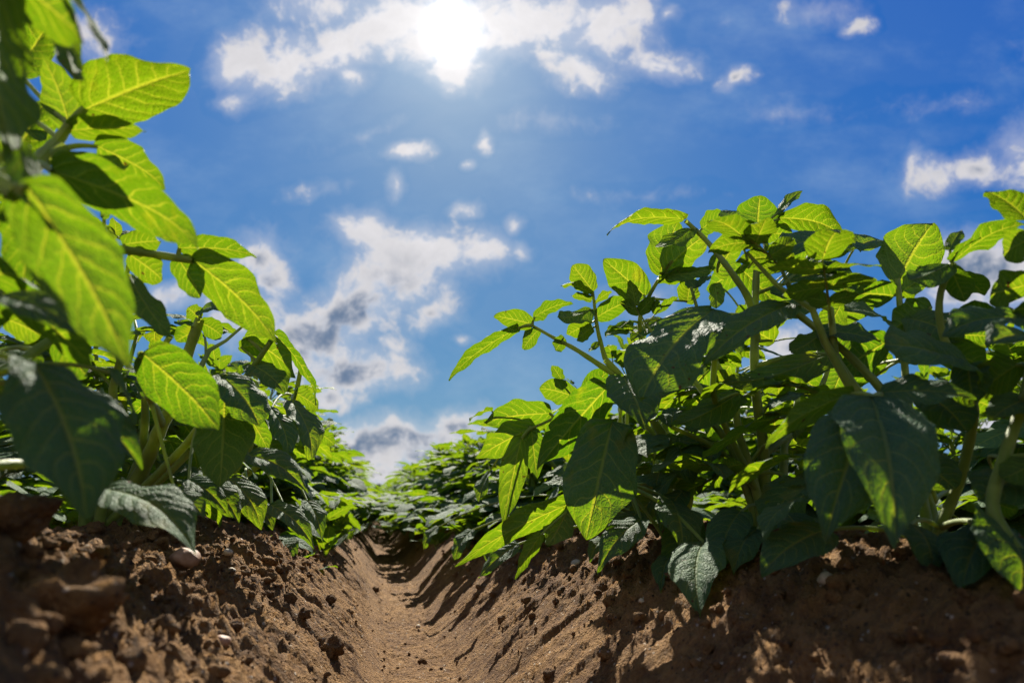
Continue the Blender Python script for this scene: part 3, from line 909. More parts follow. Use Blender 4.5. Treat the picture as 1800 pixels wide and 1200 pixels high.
# leaves: plant, base px py, tip px py, depth base, depth tip, width px, roll (0 upper side to us, 90 edge, 180 underside), bow, sunlit
LEAVES = """
A 912 576 788 668 .84 .80 24 125 .06 1
A 936 570 868 556 .84 .84 38 150 .05 1
A 946 580 920 614 .84 .83 32 150 .05 1
A 938 558 1006 532 .84 .86 26 130 .08 1
A 1042 512 1006 466 .84 .84 46 160 .06 1
A 1040 516 986 502 .84 .83 12 105 .10 1
A 1046 532 1076 513 .84 .84 14 120 .05 1
A 1134 520 1060 456 .83 .83 60 160 .04 1
A 1048 558 1114 526 .84 .83 36 150 .05 1
A 1040 528 1004 520 .84 .84 16 125 .05 1
A 1038 544 982 558 .84 .81 40 140 .05 0
A 992 592 976 616 .84 .83 28 150 .03 1
A 1042 576 1014 597 .84 .82 26 150 .03 1
A 1038 568 996 588 .85 .86 32 150 .03 1
A 1106 564 1066 590 .83 .81 34 150 .03 0
A 1050 600 1036 618 .84 .83 16 150 .03 0
A 1160 482 1190 392 .79 .81 76 155 .04 1
A 1166 480 1246 410 .79 .82 62 150 .05 1
A 1172 482 1258 470 .79 .78 24 125 .05 0
A 1158 494 1252 482 .79 .80 26 130 .05 1
A 1208 532 1216 486 .80 .81 42 160 .03 1
A 1096 662 1134 752 .74 .70 84 25 .05 0
A 1076 742 1030 948 .74 .70 124 20 .03 1
A 1072 676 944 826 .78 .78 78 150 .05 1
A 968 726 850 742 .85 .84 52 150 .07 1
A 940 750 836 806 .85 .83 52 150 .05 1
A 917 768 884 926 .84 .80 48 165 .05 1
A 934 754 944 840 .85 .83 42 165 .04 1
A 1012 698 948 682 .86 .86 44 155 .05 1
A 1030 694 1070 652 .86 .88 42 150 .05 1
A 988 668 970 642 .88 .88 24 150 .05 1
A 866 722 826 742 .86 .84 9 100 .15 1
A 1092 858 1004 883 .80 .80 40 110 .02 0
A 1006 883 800 996 .78 .74 46 140 .05 1
A 1002 883 962 958 .78 .75 76 160 .03 0
A 952 937 906 1018 .76 .73 26 140 .04 1
A 992 842 934 876 .80 .79 16 70 .08 0
A 1128 912 1050 1008 .72 .66 54 30 .12 0
A 1062 945 1036 988 .74 .70 26 30 .10 0
A 1200 862 1162 934 .76 .72 48 30 .10 0
A 1212 906 1184 1000 .74 .69 74 150 .05 0
A 1182 972 1162 1044 .72 .68 42 30 .08 0
A 1238 952 1232 1088 .66 .60 96 25 .10 0
A 1165 862 1110 908 .82 .80 46 150 .03 0
A 910 955 842 1016 .92 .90 28 35 .06 0
A 862 826 842 882 .95 .93 24 30 .05 0
B 1204 386 1066 412 .76 .72 22 115 .10 1
B 1232 404 1276 378 .76 .77 40 150 .06 1
B 1216 400 1150 436 .76 .74 28 140 .05 0
B 1252 545 1128 704 .62 .58 122 25 .07 0
B 1332 406 1336 344 .75 .76 72 165 .03 1
B 1328 406 1274 390 .75 .74 24 130 .06 1
B 1366 376 1410 335 .75 .74 16 60 .05 0
B 1368 384 1482 416 .75 .73 50 135 .14 1
B 1340 412 1394 412 .75 .75 40 150 .05 1
B 1500 428 1354 452 .70 .66 44 60 .10 0
B 1498 440 1550 422 .72 .74 34 50 .06 0
B 1482 468 1410 484 .72 .70 30 55 .08 0
B 1470 482 1374 500 .70 .68 28 60 .06 0
B 1520 496 1464 484 .70 .69 60 140 .04 0
B 1300 690 1178 748 .70 .66 50 140 .06 0
B 1458 622 1262 670 .66 .60 46 125 .06 0
B 1400 842 1348 934 .66 .62 76 25 .05 0
B 1310 690 1250 660 .72 .73 50 150 .05 1
B 1260 480 1300 420 .78 .80 50 150 .05 1
B 1400 520 1350 560 .78 .78 60 150 .05 1
C 1386 536 1236 642 .60 .55 62 48 .07 0
C 1576 502 1640 392 .62 .64 108 155 .06 1
C 1574 520 1494 520 .62 .61 48 145 .06 1
C 1584 514 1620 488 .62 .63 38 150 .03 1
C 1668 464 1600 492 .52 .51 54 140 .04 0
C 1670 468 1696 530 .52 .52 42 150 .04 1
C 1674 462 1806 394 .52 .48 30 110 .12 1
C 1668 440 1690 404 .52 .53 22 40 .04 0
C 1420 530 1354 514 .60 .59 20 60 .05 0
C 1556 562 1484 544 .60 .58 42 45 .08 0
C 1440 582 1548 602 .58 .55 50 45 .06 0
C 1452 580 1390 618 .58 .57 50 140 .04 0
C 1712 650 1554 606 .48 .46 100 40 .06 0
C 1702 640 1714 712 .48 .46 76 25 .05 0
C 1548 690 1716 700 .47 .44 52 45 .08 0
C 1536 700 1450 954 .45 .41 140 22 .06 0
C 1532 700 1574 962 .45 .41 156 18 .06 0
C 1500 690 1346 788 .47 .45 36 125 .08 1
C 1452 930 1338 1010 .50 .47 78 35 .08 0
C 1742 552 1678 546 .52 .52 42 140 .05 1
C 1716 704 1780 736 .52 .53 46 150 .05 1
C 1690 480 1730 520 .55 .56 40 150 .04 1
C 1740 930 1690 1040 .44 .41 100 28 .10 0
C 1750 928 1790 1052 .44 .41 110 28 .10 0
D 1808 388 1732 336 .46 .46 42 130 .06 1
D 1812 418 1762 446 .46 .46 62 155 .04 1
D 1812 592 1738 604 .42 .40 50 45 .08 0
D 1794 560 1656 592 .45 .44 54 50 .10 0
D 1840 540 1780 545 .45 .45 40 140 .04 1
D 1810 700 1740 740 .45 .44 50 40 .08 0
D 1830 800 1760 840 .42 .42 60 140 .06 0
P 150 192 334 126 .42 .40 116 150 .07 1
P 122 230 256 232 .42 .41 44 140 .07 1
P 122 222 72 94 .42 .42 62 155 .05 1
P 112 262 216 302 .42 .41 52 145 .07 0
P 168 256 290 334 .43 .42 66 150 .10 1
P 0 -40 22 262 .25 .25 130 160 .05 0
P -10 -60 148 78 .27 .26 100 150 .08 1
P 108 36 136 142 .30 .30 46 160 .04 0
P 122 -10 190 116 .28 .27 16 70 .05 0
P 88 300 346 438 .37 .36 92 140 .13 1
P 44 322 228 652 .25 .245 140 165 .06 1
P 30 248 106 412 .26 .25 54 150 .06 0
P 50 340 40 514 .33 .33 80 165 .04 1
P 312 436 452 452 .50 .49 42 140 .07 1
P 340 457 484 604 .50 .48 84 150 .08 1
P 312 452 352 524 .50 .50 50 155 .05 1
P 226 446 286 492 .50 .50 62 155 .04 1
P 215 430 282 424 .50 .50 40 150 .04 1
P 225 480 306 592 .44 .43 46 140 .06 0
P 0 520 158 602 .30 .29 54 50 .10 0
P 62 640 152 914 .30 .28 150 25 .07 0
P 104 684 250 826 .37 .35 70 35 .08 0
P 95 595 152 662 .45 .44 62 150 .05 1
P 10 560 70 590 .45 .45 60 150 .04 1
P 196 650 238 756 .36 .36 12 75 .06 0
P 20 700 70 770 .45 .45 70 150 .04 1
P 178 858 344 974 .42 .39 84 48 .12 0
Q 249 620 384 756 .46 .44 98 155 .06 1
Q 395 692 386 856 .58 .55 98 165 .04 1
Q 386 658 456 748 .58 .57 70 40 .06 0
Q 436 728 472 792 .66 .66 38 155 .04 1
Q 250 700 232 670 .66 .66 34 40 .04 0
Q 330 842 402 908 .60 .58 38 35 .12 0
Q 305 860 360 912 .56 .55 38 35 .10 0
Q 482 586 556 712 .74 .72 16 110 .08 1
Q 352 548 420 542 .66 .65 30 60 .12 0
Q 352 560 330 540 .66 .66 34 150 .04 1
Q 352 566 390 590 .66 .66 40 150 .04 1
Q 350 580 310 600 .66 .66 44 150 .04 1
Q 430 592 520 664 .74 .72 50 140 .10 1
Q 440 640 500 690 .74 .72 46 40 .10 0
Q 420 610 470 610 .74 .74 40 150 .06 1
Q 300 620 270 640 .66 .66 50 150 .04 1
Q 436 800 542 868 .62 .60 46 35 .14 0
S 476 716 506 798 .80 .78 44 30 .08 0
S 512 704 548 806 .86 .84 48 30 .10 0
S 520 690 560 720 .9 .88 30 140 .08 1
S 476 888 554 966 .74 .70 38 30 .14 0
S 500 890 530 940 .84 .82 36 30 .12 0
S 440 880 480 930 .76 .74 36 30 .12 0
S 560 760 588 782 1.1 1.1 24 150 .08 1
S 460 780 520 840 .8 .78 50 150 .05 1
E 1260 640 1200 700 1.0 1.0 60 150 .05 1
E 1240 760 1290 830 1.0 1.0 70 155 .05 1
E 1340 720 1400 780 .95 .95 70 155 .05 1
E 1420 760 1390 700 .95 .95 70 155 .05 1
E 1480 640 1440 560 .95 .95 60 155 .05 1
E 1380 640 1440 690 .95 .95 60 155 .05 1
E 1120 800 1160 760 1.0 1.0 50 155 .05 1
E 1256 498 1260 542 1.02 1.01 37 142 .05 1
E 1306 474 1242 510 1.05 1.04 48 146 .05 1
E 1403 465 1345 455 1.00 0.99 36 145 .05 1
E 1396 468 1464 442 1.05 1.04 48 145 .05 1
C 1479 534 1453 586 0.69 0.68 49 162 .05 1
E 1377 666 1435 694 1.04 1.03 43 144 .05 1
E 1409 696 1355 704 1.06 1.05 50 154 .05 1
E 1486 639 1462 697 1.04 1.03 50 161 .05 1
C 1542 661 1478 659 0.68 0.67 42 144 .05 1
E 1269 712 1243 768 0.99 0.98 35 156 .05 1
E 1236 744 1224 796 1.03 1.02 40 165 .05 1
E 1169 746 1191 794 1.01 1.00 45 147 .05 1
E 1260 783 1216 829 1.02 1.01 44 163 .05 1
E 1241 762 1285 788 1.01 1.00 48 155 .05 1
E 1132 764 1136 812 1.00 0.99 42 141 .05 1
A 1155 912 1129 854 0.93 0.92 47 164 .05 1
B 1280 912 1340 918 0.87 0.86 48 150 .05 1
E 1364 730 1430 710 1.06 1.05 39 145 .05 1
E 1316 792 1264 808 1.02 1.01 51 148 .05 1
C 1687 589 1741 591 0.64 0.63 48 149 .05 1
D 1752 695 1738 737 0.57 0.56 42 145 .05 1
D 1739 882 1789 898 0.50 0.49 46 144 .05 1
D 1741 823 1805 837 0.51 0.50 52 143 .05 1
B 1386 865 1314 855 0.82 0.81 52 152 .05 1
E 1438 595 1442 645 0.99 0.98 42 146 .05 1
E 1271 609 1329 571 1.03 1.02 35 146 .05 1
E 1219 577 1221 623 1.01 1.00 50 144 .05 1
E 1293 550 1367 570 1.04 1.03 52 150 .05 1
C 1511 656 1569 624 0.69 0.68 47 152 .05 1
E 1176 677 1224 703 1.06 1.05 50 163 .05 1
E 1288 636 1252 684 1.05 1.04 46 160 .05 1
C 1695 855 1625 845 0.68 0.67 39 163 .05 1
C 1574 626 1626 614 0.71 0.70 51 157 .05 1
P 20 300 80 180 .46 .45 80 150 .05 1
P 90 350 10 420 .47 .46 90 150 .05 1
P 130 390 60 470 .48 .47 80 150 .05 1
P 30 130 90 40 .44 .44 80 150 .05 1
P 10 200 70 250 .46 .46 70 40 .06 0
P 170 470 110 530 .47 .46 80 150 .05 1
P 180 380 240 330 .48 .48 60 40 .06 0
P 100 560 190 590 .46 .46 70 150 .05 1
P 30 470 110 440 .48 .48 70 150 .06 1
P -10 620 60 660 .45 .44 80 40 .06 0
B 1340 560 1440 540 .72 .70 62 40 .07 0
B 1360 600 1280 560 .74 .73 60 150 .05 1
B 1420 470 1500 520 .74 .72 64 40 .07 0
B 1300 470 1360 530 .78 .77 60 150 .05 1
B 1230 560 1300 620 .74 .72 60 40 .06 0
C 1600 560 1690 600 .58 .56 70 40 .07 0
C 1560 600 1480 650 .60 .58 66 150 .05 1
C 1640 540 1570 580 .60 .59 60 150 .05 1
C 1620 690 1700 760 .52 .50 80 40 .07 0
C 1650 610 1730 650 .54 .53 70 150 .05 1
D 1790 640 1720 690 .47 .46 70 150 .05 1
D 1800 840 1720 880 .45 .43 76 40 .08 0
D 1810 500 1740 520 .48 .47 60 150 .05 1
C 1600 800 1680 860 .54 .53 80 40 .07 0
B 1480 560 1540 500 .74 .74 60 150 .05 1
A 1140 620 1200 580 .84 .84 56 150 .05 1
A 1160 560 1110 600 .84 .83 46 40 .05 0
A 1230 640 1170 690 .86 .84 60 40 .05 0
A 1120 900 1080 975 .76 .72 60 30 .12 0
A 1180 880 1200 970 .74 .70 72 30 .12 0
B 1300 900 1270 990 .66 .62 70 30 .12 0
B 1330 930 1290 1010 .64 .60 60 30 .12 0
B 1380 900 1420 980 .60 .57 70 30 .12 0
C 1600 920 1640 1010 .48 .45 80 30 .12 0
A 830 930 800 985 1.15 1.12 34 30 .12 0
A 880 930 862 1000 1.02 1.0 40 30 .12 0
A 770 925 745 965 1.4 1.38 26 30 .12 0
Q 360 850 420 920 .62 .60 44 35 .12 0
Q 400 840 460 930 .66 .63 50 35 .12 0
S 540 880 566 950 .85 .82 32 30 .12 0
"""
lit_pts, hero_pts = [], []
hrng = np.random.default_rng(5)
for row in LEAVES.strip().split("\n"):
    w = row.split()
    p = PL[w[0]]
    bx, by, tx, ty, db, dt, wpx, roll, arch, lit = [float(q) for q in w[1:]]
    db = min(db, ground_depth(bx, by) - 0.006)
    dt = min(dt, ground_depth(tx, ty) - 0.008)
    if not lit:
        # leaves that do not glow hang so that the sun only grazes them
        Li = math.hypot(tx - bx, ty - by) / FPX * dt
        best = None
        for k in (np.linspace(0, 0.75, 9) if roll < 90 else (0.0,)):
            for r_ in (np.linspace(roll, 72, 9) if roll < 90 else np.linspace(185, 240, 9)):
                B, T = at(bx, by, db), at(tx, ty, dt - k * Li)
                X = nrm(T - B)
                tc_ = nrm(CAM - (B + T) / 2)
                tc_ = nrm(tc_ - X * (tc_ @ X))
                sd = np.cross(X, tc_)
                sd = -sd if sd[2] < 0 else sd
                N = math.cos(math.radians(r_)) * tc_ + math.sin(math.radians(r_)) * sd
                cost = k * 0.9 + abs(r_ - (roll if roll < 90 else 205)) / 70 + 6 * abs((N @ SUN) + 0.02)
                if best is None or cost < best[0]:
                    best = (cost, k, r_)
        dt, roll = dt - best[1] * Li, best[2]
    B, T = at(bx, by, db), at(tx, ty, dt)
    L = np.linalg.norm(T - B)
    tocam = nrm(CAM - (B + T) / 2)
    X = nrm(T - B)
    tocam = nrm(tocam - X * (tocam @ X))
    sd = nrm(np.cross(X, tocam))
    if sd[2] < 0:
        sd = -sd
    c = math.radians(roll)
    N = nrm(math.cos(c) * tocam + math.sin(c) * sd)
    W = wpx / FPX * (db + dt) / 2
    ca = abs(math.cos(c))
    W = min(W / max(ca, 0.25), max(0.74 * L, W))
    big = L > 0.06
    mb = MB()
    tint = float(np.clip(0.5 + hrng.normal() * 0.22, 0.05, 0.95))
    P = blade(mb, B, T, N, W, arch, hrng, 40 if big else 24, 20 if big else 12, fold=hrng.uniform(0.05, 0.32), wave=0.055, tint=tint,
              skew=hrng.uniform(-.03, .03), clampg=True, quilt=0.014, tip=float(np.clip(0.90 - 0.34 * (W / L - 0.45) / 0.3, .54, .95)))
    # stalk back to the nearest stem
    S0 = p.nearest(B)
    gap = np.linalg.norm(S0 - B)
    if gap > 0.004:
        r = 0.0011 + 0.010 * L
        mid = (S0 + B) / 2 + 0.10 * gap * UPZ - 0.10 * gap * X
        ln = bezier(S0, mid, B + X * 0.002, 9)
        ln[:, 2] = np.maximum(ln[:, 2], ground(ln[:, 0], ln[:, 1], False) + 0.002)
        mb.tube(ln, np.linspace(r * 1.25, r * 0.8, 9), 8)
    o = mb.build("leaf", [LEAF, STEM], p.root, p.base)
    p.nleaf += 1
    hero_pts.append(P[::6, ::5].reshape(-1, 3))
    if lit:
        lit_pts.append(P[4:-2:8, ::5].reshape(-1, 3))
lit_pts = np.concatenate(lit_pts)

# ---- the rest of these plants' leaves: grown freely, kept off the open sky, the furrow and the sunlit leaves' light
SKYPOLY = [(205, -100), (205, 60), (335, 125), (255, 240), (290, 335), (345, 400), (455, 450), (490, 540), (525, 640), (560, 710), (592, 770), (640, 830), (660, 862), (690, 845), (760, 805), (838, 780),
           (840, 735), (960, 684), (975, 645), (1060, 650), (1000, 606), (925, 575), (1000, 530), (1005, 475), (1060, 458), (1120, 460), (1120, 425), (1200, 388), (1300, 352), (1400, 352), (1490, 415), (1525, 420),
           (1630, 400), (1650, 440), (1690, 480), (1720, 545), (1800, 535), (1900, 500), (1900, -100)]
SOILPOLY = [(640, 955), (560, 950), (480, 935), (340, 945), (180, 890), (0, 862), (-300, 860), (-300, 1400), (2100, 1400), (2100, 1050), (1800, 1010), (1560, 985), (1230, 1010), (1100, 960), (1000, 955), (800, 960), (700, 965)]


def inside(poly, x, y):
    c = np.zeros(len(x), bool)
    n = len(poly)
    for i in range(n):
        x1, y1 = poly[i]
        x2, y2 = poly[(i + 1) % n]
        cond = ((y1 > y) != (y2 > y)) & (x < (x2 - x1) * (y - y1) / (y2 - y1 + 1e-9) + x1)
        c ^= cond
    return c


def leaf_samples(leaf, off):
    pts, lets, r = leaf
    S = [pts + off]
    for B, d, n, L, W, arch in lets:
        sd = np.cross(n, d)
        for q in (0.15, 0.5, 0.95):
            for k in (-.45, 0, .45):
                S.append((B + off + d * L * q + sd * W * k * (1 if q < .9 else .1))[None])
    return np.concatenate(S)


def allowed(S, mind, strict=True, shade=True):
    if (S[:, 2] < ground(S[:, 0], S[:, 1], False) - 0.005).any():
        return False
    x, y, d = proj(S)
    vis = (d > 0.03) & (x > -60) & (x < 1860)
    if (vis & (d < mind)).any():
        return False
    if inside(SKYPOLY, x, y)[vis].any() or inside(SOILPOLY, x, y)[vis].any():
        return False
    if shade:
        D = S[:, None, :] - lit_pts[None]
        t = D @ SUN
        perp = np.linalg.norm(D - t[..., None] * SUN, axis=2)
        if ((t > 0.01) & (perp < 0.013)).sum() > 2:
            return False
    return True


frng = np.random.default_rng(77)
FILL = [('A', 0.33, 4, 0.72, 32), ('B', 0.34, 4, 0.62, 34), ('C', 0.32, 4, 0.45, 36), ('D', 0.36, 4, 0.40, 40), ('E', 0.34, 4, 0.90, 30), ('P', 0.42, 4, 0.30, 34), ('Q', 0.34, 4, 0.58, 42), ('S', 0.33, 4, 0.78, 42)]
for key, H, nst, mind, most in FILL:
    p = PL[key]
    got = 0
    for attempt in range(5):
        stems, leaves = gen_plant(frng, H, nst, 1.0, 9)
        hull = []
        for pts, rad in stems:
            x, y, d = proj(pts + p.base)
            ok = not (inside(SKYPOLY, x, y) & (d > 0)).any() and not ((d > 0) & (d < mind) & (x > -60) & (x < 1860)).any()
            hull.append(ok)
        used = [False] * len(stems)
        per = len(leaves) // len(stems)
        good = [hull[i // per] and (key in 'DPQS' or lf[0][:, 2].mean() < 0.19 or frng.uniform() < .4) and allowed(leaf_samples(lf, p.base), mind) for i, lf in enumerate(leaves)]
        for i, lf in enumerate(leaves):
            s = i // per
            if got >= most or not good[i] or sum(good[s * per:(s + 1) * per]) < 4:
                continue
            if not used[s]:
                used[s] = True
                b = MB()
                b.tube(stems[s][0], stems[s][1] * 0.9, 8, 0)
                b.build("stem", [STEM], p.root)
            b = MB()
            leaf_mesh(b, lf, frng, 14, 8)
            b.build("leaf", [LEAF, STEM], p.root)
            got += 1
    print("filler", key, got, "hand", p.nleaf)

# ------------------------------------------------------------------ plants further along the rows
vrng = np.random.default_rng(3)
NEARV, MIDV = [], []
ORD = "second third fourth fifth sixth seventh eighth ninth tenth eleventh twelfth thirteenth fourteenth fifteenth sixteenth".split()


def proto_near(H):
    root = empty("potato_plant", (0, 0, -5))
    stems, leaves = gen_plant(vrng, H, 4, 1.0, 6, 1.25, 6)
    for pts, rad in stems:
        b = MB()
        b.tube(pts, rad, 7, 0)
        b.build("stem", [STEM], root)
    for lf in leaves:
        b = MB()
        leaf_mesh(b, lf, vrng, 9, 6, 5)
        b.build("leaf", [LEAF, STEM], root)
    return root


def proto_mid(H, nu, nv, nst=4, nl=7, spread=1.0, ls=1.2, sprawl=4):
    root = empty("potato_plant", (0, 0, -5))
    stems, leaves = gen_plant(vrng, H, nst, spread, nl, ls, sprawl)
    b = MB()
    for pts, rad in stems:
        b.tube(pts, rad, 5, 0)
    b.build("stems", [STEM], root)
    b = MB()
    for lf in leaves:
        leaf_mesh(b, lf, vrng, nu, nv, 4)
    b.build("foliage", [LEAF, STEM], root)
    return root


near_protos = [proto_near(h) for h in (0.34, 0.32, 0.36)]
mid_protos = [proto_mid(h, 6, 4, 4, 7, 0.85, 1.3, 8) for h in (0.36, 0.34, 0.38, 0.35)]
far_protos = [proto_mid(h, 4, 2, 4, 6, 0.75, 1.4, 8) for h in (0.38, 0.36, 0.40)]
used_proto = set()


def place(protos, x, y, sc, label, zs=1.0):
    pr = protos[int(vrng.integers(len(protos)))]
    loc = (x, y, float(ground(x, y, False)) - 0.004)
    rz = vrng.uniform(0, 6.28)
    wide = np.interp(y, [2.6, 3.3, 4.2], [1.0, 1.25, 1.3])
    s = (wide * sc * vrng.uniform(.92, 1.06), wide * sc * vrng.uniform(.92, 1.06), zs * sc * vrng.uniform(.92, 1.08))
    if id(pr) not in used_proto:
        used_proto.add(id(pr))
        pr.location, pr.rotation_euler, pr.scale = loc, (0, 0, rz), s
        o = pr
    else:
        o = copy_thing(pr, loc, rz, s)
    return tag(o, label, "plant", "potato plants")


def row(x0, y0, y1, step, near_to, mid_to, text, far_text, scale=1.0, right_row=False):
    y, i = y0, 0
    while y < y1:
        if right_row:
            scale = np.interp(y, [1.2, 2.2, 4.5, 8], [.66, .70, .84, .90])
        protos, sc = (near_protos, 0.92) if y < near_to else (mid_protos, 1.0) if y < mid_to else (far_protos, 0.92)
        label = text % ORD[i] if i < len(ORD) and '%s' in text else far_text
        place(protos, x0 + vrng.uniform(-.03, .03), y + vrng.uniform(-.04, .04), sc * (1.16 if right_row and y < 3 else 1.05), label, scale)
        y += step
        i += 1


row(0.47, 1.42, 16, 0.27, 2.3, 3.4, "leafy potato plant on the right ridge, %s beyond the bright one behind the tallest", "small distant potato plant far along the right ridge", right_row=True)
row(LX, 1.40, 16, 0.27, 2.3, 3.4, "leafy potato plant on the left ridge, %s from the dark bushy one", "small distant potato plant far along the left ridge")
row(0.47 + ROW, 0.55, 8, 0.29, 0, 5, "-", "potato plant of the second row glimpsed behind the right ridge plants")
row(0.47 + 2 * ROW, 0.9, 8, 0.31, 0, 4, "-", "potato plant of the third row glimpsed far behind the right ridge plants")
row(LX - ROW, 0.9, 7, 0.31, 0, 5, "-", "potato plant of the next row glimpsed behind the left ridge plants")

# the crop beyond, which runs together into one green mass
crng = np.random.default_rng(8)


def crop_mass():
    b = MB()
    n = 0
    for k in range(-11, 14):
        xr = LX + k * ROW
        y0 = 16 if k in (0, 1) else 8 if k in (2, 3, -1) else 2.5 + abs(k - 0.5) * 0.6
        y = y0
        while y < 75:
            st = 0.16 * (1 + y / 25)
            m = int(10 + 60 / (1 + y / 6))
            if k not in (0, 1):
                m = int(m * 0.7)
            size = 0.055 * (1 + y / 28)
            for _ in range(m):
                a = crng.uniform(0, 6.28)
                h = crng.uniform(0.05, 1) ** 0.7
                r = 0.25 * math.sqrt(crng.uniform(0, 1)) * (1.1 - 0.5 * h)
                P = np.array([xr + r * 1.35 * math.cos(a), y + crng.uniform(-.5, .5) * st * 1.4, 0.15 + (0.35 - 0.20 * (r / .25) ** 2) * h * crng.uniform(.85, 1.1)])
                d = nrm([math.cos(a), math.sin(a), crng.uniform(-.5, .4)])
                nn_ = nrm(UPZ + 0.5 * crng.normal(size=3))
                sd = np.cross(nn_, d) * size * 0.33
                V = np.array([[P - sd * .2, P + sd * .2], [P + d * size * .45 - sd, P + d * size * .45 + sd], [P + d * size - sd * .12, P + d * size + sd * .12]])
                UV = np.array([[[0, 0], [0, 1]], [[.45, 0], [.45, 1]], [[1, 0], [1, 1]]], float)
                b.grid(V, UV, crng.uniform(.1, .9), 0)
            y += st
    o = b.build("distant_crop", [LEAF, STEM])
    tag(o, "distant potato rows running together into one green mass", "crop", None, 'stuff')


crop_mass()

# ------------------------------------------------------------------ trees on the horizon
trng = np.random.default_rng(21)


def tree(px, dist, h, label, spread=0.5):
    d = nrm(np.array([RGT[0] * (px - 900) / FPX + FWD[0], RGT[1] * (px - 900) / FPX + FWD[1], 0]))
    base = d * dist + np.array([0, 0, 0.1])
    root = tag(empty("tree", base), label, "tree", "trees on the horizon")
    b = MB()
    b.tube([[0, 0, -.3], [0.1, 0, h * .3], [0, .1, h * .62]], [h * .035, h * .026, h * .01], 8, 0)
    for k in range(5):
        a = k * 1.3 + trng.uniform(0, 1)
        z0 = h * trng.uniform(.28, .5)
        b.tube([[0, 0, z0], [math.cos(a) * h * .14, math.sin(a) * h * .14, z0 + h * .13], [math.cos(a) * h * .24, math.sin(a) * h * .24, z0 + h * .24]], [h * .014, h * .009, h * .004], 6, 0)
    b.build("trunk", [BARK], root)
    b = MB()
    cl = []
    for _ in range(34):
        v = nrm(trng.normal(size=3)) * trng.uniform(.2, 1.0) ** .5
        cl.append((np.array([v[0] * spread * .55, v[1] * spread * .55, .56 + .36 * v[2]]) * h, h * trng.uniform(.09, .17)))
    for c, r in cl:
        for _ in range(44):
            P = c + nrm(trng.normal(size=3)) * r * trng.uniform(.5, 1.05)
            n_ = nrm(trng.normal(size=3))
            t_ = nrm(np.cross(n_, trng.normal(size=3)))
            s_ = np.cross(n_, t_)
            z = h * 0.035
            V = np.array([[P - t_ * z - s_ * z * .6, P - t_ * z + s_ * z * .6], [P + t_ * z - s_ * z * .6, P + t_ * z + s_ * z * .6]])
            b.grid(V, np.zeros((2, 2, 2)), .5, 0)
    b.build("crown", [TREELEAF], root)


tree(676, 380, 9.5, "round dark tree on the horizon where the rows meet", .75)
tree(655, 520, 8.0, "low broad tree on the horizon left of the round dark one", 1.3)
tree(637, 540, 8.5, "tree on the horizon half hidden by the left row", 1.2)
tree(700, 500, 8.0, "tree on the horizon half hidden by the right row", 1.2)


# ------------------------------------------------------------------ clods and stones
def lump_mesh(rng, r, flat=0.75, rough=0.28, res=14, elong=1.0):
    th = np.linspace(0.02, math.pi - 0.02, res)
    ph = np.linspace(0, 2 * math.pi, 2 * res + 1)
    T, Pp = np.meshgrid(th, ph, indexing='ij')
    D = np.stack([np.sin(T) * np.cos(Pp), np.sin(T) * np.sin(Pp), np.cos(T)], -1)
    k = rng.normal(size=(7, 3)) * 2.1
    o_ = rng.uniform(0, 6.28, 7)
    rr = np.ones(T.shape)
    for i in range(7):
        rr = rr + rough * (0.42 if i < 4 else 0.22) * np.sin((D @ (k[i] * (1 if i < 4 else 2.4))) + o_[i])
    V = D * rr[..., None] * r * np.array([elong, 1.0, flat])
    return V


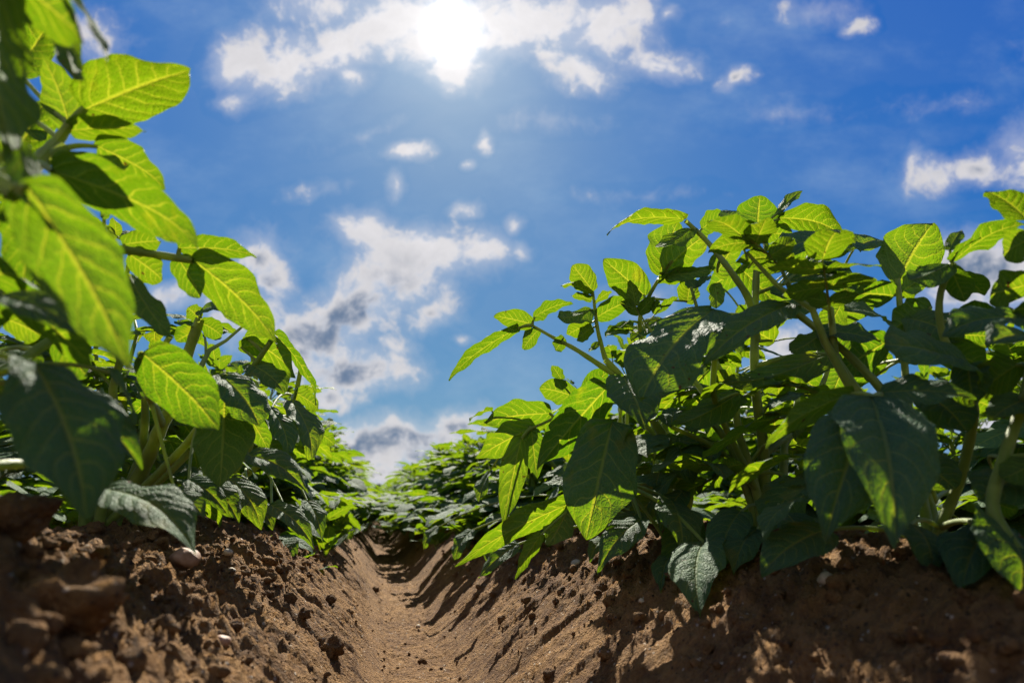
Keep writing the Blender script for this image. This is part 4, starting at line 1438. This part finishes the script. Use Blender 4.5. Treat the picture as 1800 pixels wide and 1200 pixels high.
srng = np.random.default_rng(14)
STONES = [  # px, py, size px, kind, label
    (80, 1088, 175, 'clod', "biggest soil clod, blurred dark lump in the lower left corner"),
    (14, 985, 90, 'clod', "blurred crumbly soil clod at the left edge above the biggest clod"),
    (578, 1150, 52, 'clod', "dark angular soil clod half sunk in the left ridge flank beside the furrow"),
    (659, 1040, 14, 'clod', "small dark clod lying in the furrow where a shadow crosses"),
    (745, 1165, 16, 'clod', "small crumb of soil on the furrow floor in front"),
    (1702, 1068, 36, 'clod', "soil clod in the shade below the lower right leaf"),
    (1580, 1112, 32, 'clod', "rounded soil clod on the shaded right ridge below the two huge leaves"),
    (1384, 1150, 22, 'clod', "small soil clod near the bottom of the shaded right ridge"),
    (1310, 1052, 20, 'clod', "small clod beside the hanging leaf that touches the right ridge"),
    (1455, 1032, 30, 'pale', "pale rounded stone on the shaded right ridge under the huge leaves"),
    (1012, 994, 17, 'pale', "small cream pebble on the right ridge under the long leaf"),
    (322, 1004, 42, 'red', "reddish brown stone at the tip of the ribbed leaf lying on the soil"),
    (417, 950, 20, 'red', "small pinkish pebble high on the left ridge flank"),
    (398, 998, 15, 'pale', "small white pebble below the pinkish pebble on the left flank"),
    (406, 1015, 11, 'pale', "tiny white pebble just below the small white pebble"),
    (390, 1130, 24, 'red', "tan pebble low on the left ridge flank near the bottom edge"),
    (560, 970, 9, 'pale', "tiny pale pebble under the farthest rolled leaf of the left ridge"),
    (735, 1100, 9, 'pale', "tiny pale pebble in the middle of the furrow floor"),
    (1128, 1072, 10, 'pale', "tiny whitish pebble on the right flank left of the hanging leaf"),
]
for px, py, sp, kind, label in STONES:
    d = ground_depth(px, py)
    P = at(px, py, d)
    r = sp / FPX * d / 2
    b = MB()
    V = lump_mesh(srng, r, 0.8, 0.34 if kind == 'clod' else 0.12, 22 if sp > 60 else 14, 1.25)
    if kind == 'clod':
        nz = fbm(V[..., 0] / r * 3.1 + 7, V[..., 1] / r * 3.1 + V[..., 2] / r * 2.2, 4, 3, .6)
        V = V * (1 + 0.28 * nz)[..., None]
    b.grid(V, np.zeros(V.shape[:2] + (2,)), .5, 0)
    o = b.build("soil_clod" if kind == 'clod' else "pebble", [{'clod': CLOD, 'pale': STONE, 'red': REDSTONE}[kind]])
    zg = float(ground(P[0], P[1]))
    o.location = (P[0], P[1], zg + r * 0.25)
    o.rotation_euler = (srng.uniform(-.3, .3), srng.uniform(-.3, .3), srng.uniform(0, 6.28))
    tag(o, label, "clod" if kind == 'clod' else "stone", "soil clods" if kind == 'clod' else "stones in the soil")


def crumbs():
    b = MB()
    done = 0
    while done < 9000:
        y = 0.2 + 2.6 * srng.uniform() ** 2
        x = srng.uniform(-0.36, 0.62)
        q = (x - FURROW) / ROW
        a = abs(q - round(q)) * ROW
        pr = 1.0 if a > .17 and x < 0 else .55 if a > .17 else .35 if a < .06 else .18
        if srng.uniform() > pr:
            continue
        r = 0.0011 + 0.0068 * srng.uniform() ** 5
        if math.hypot(x, y) < 0.3:
            r *= 0.7
        if a < .1:
            r = min(r * 0.6, 0.0025)
        V = lump_mesh(srng, r, .8, .35, 5 if r < .003 else 7)
        V = V + np.array([x, y, float(ground(x, y)) + r * .3])
        b.grid(V, np.zeros(V.shape[:2] + (2,)), srng.uniform(), 0)
        done += 1
    o = b.build("soil_crumbs", [SOIL])
    tag(o, "loose brown crumbs of soil scattered over the ridges and furrow", "soil crumbs", None, 'stuff')


crumbs()
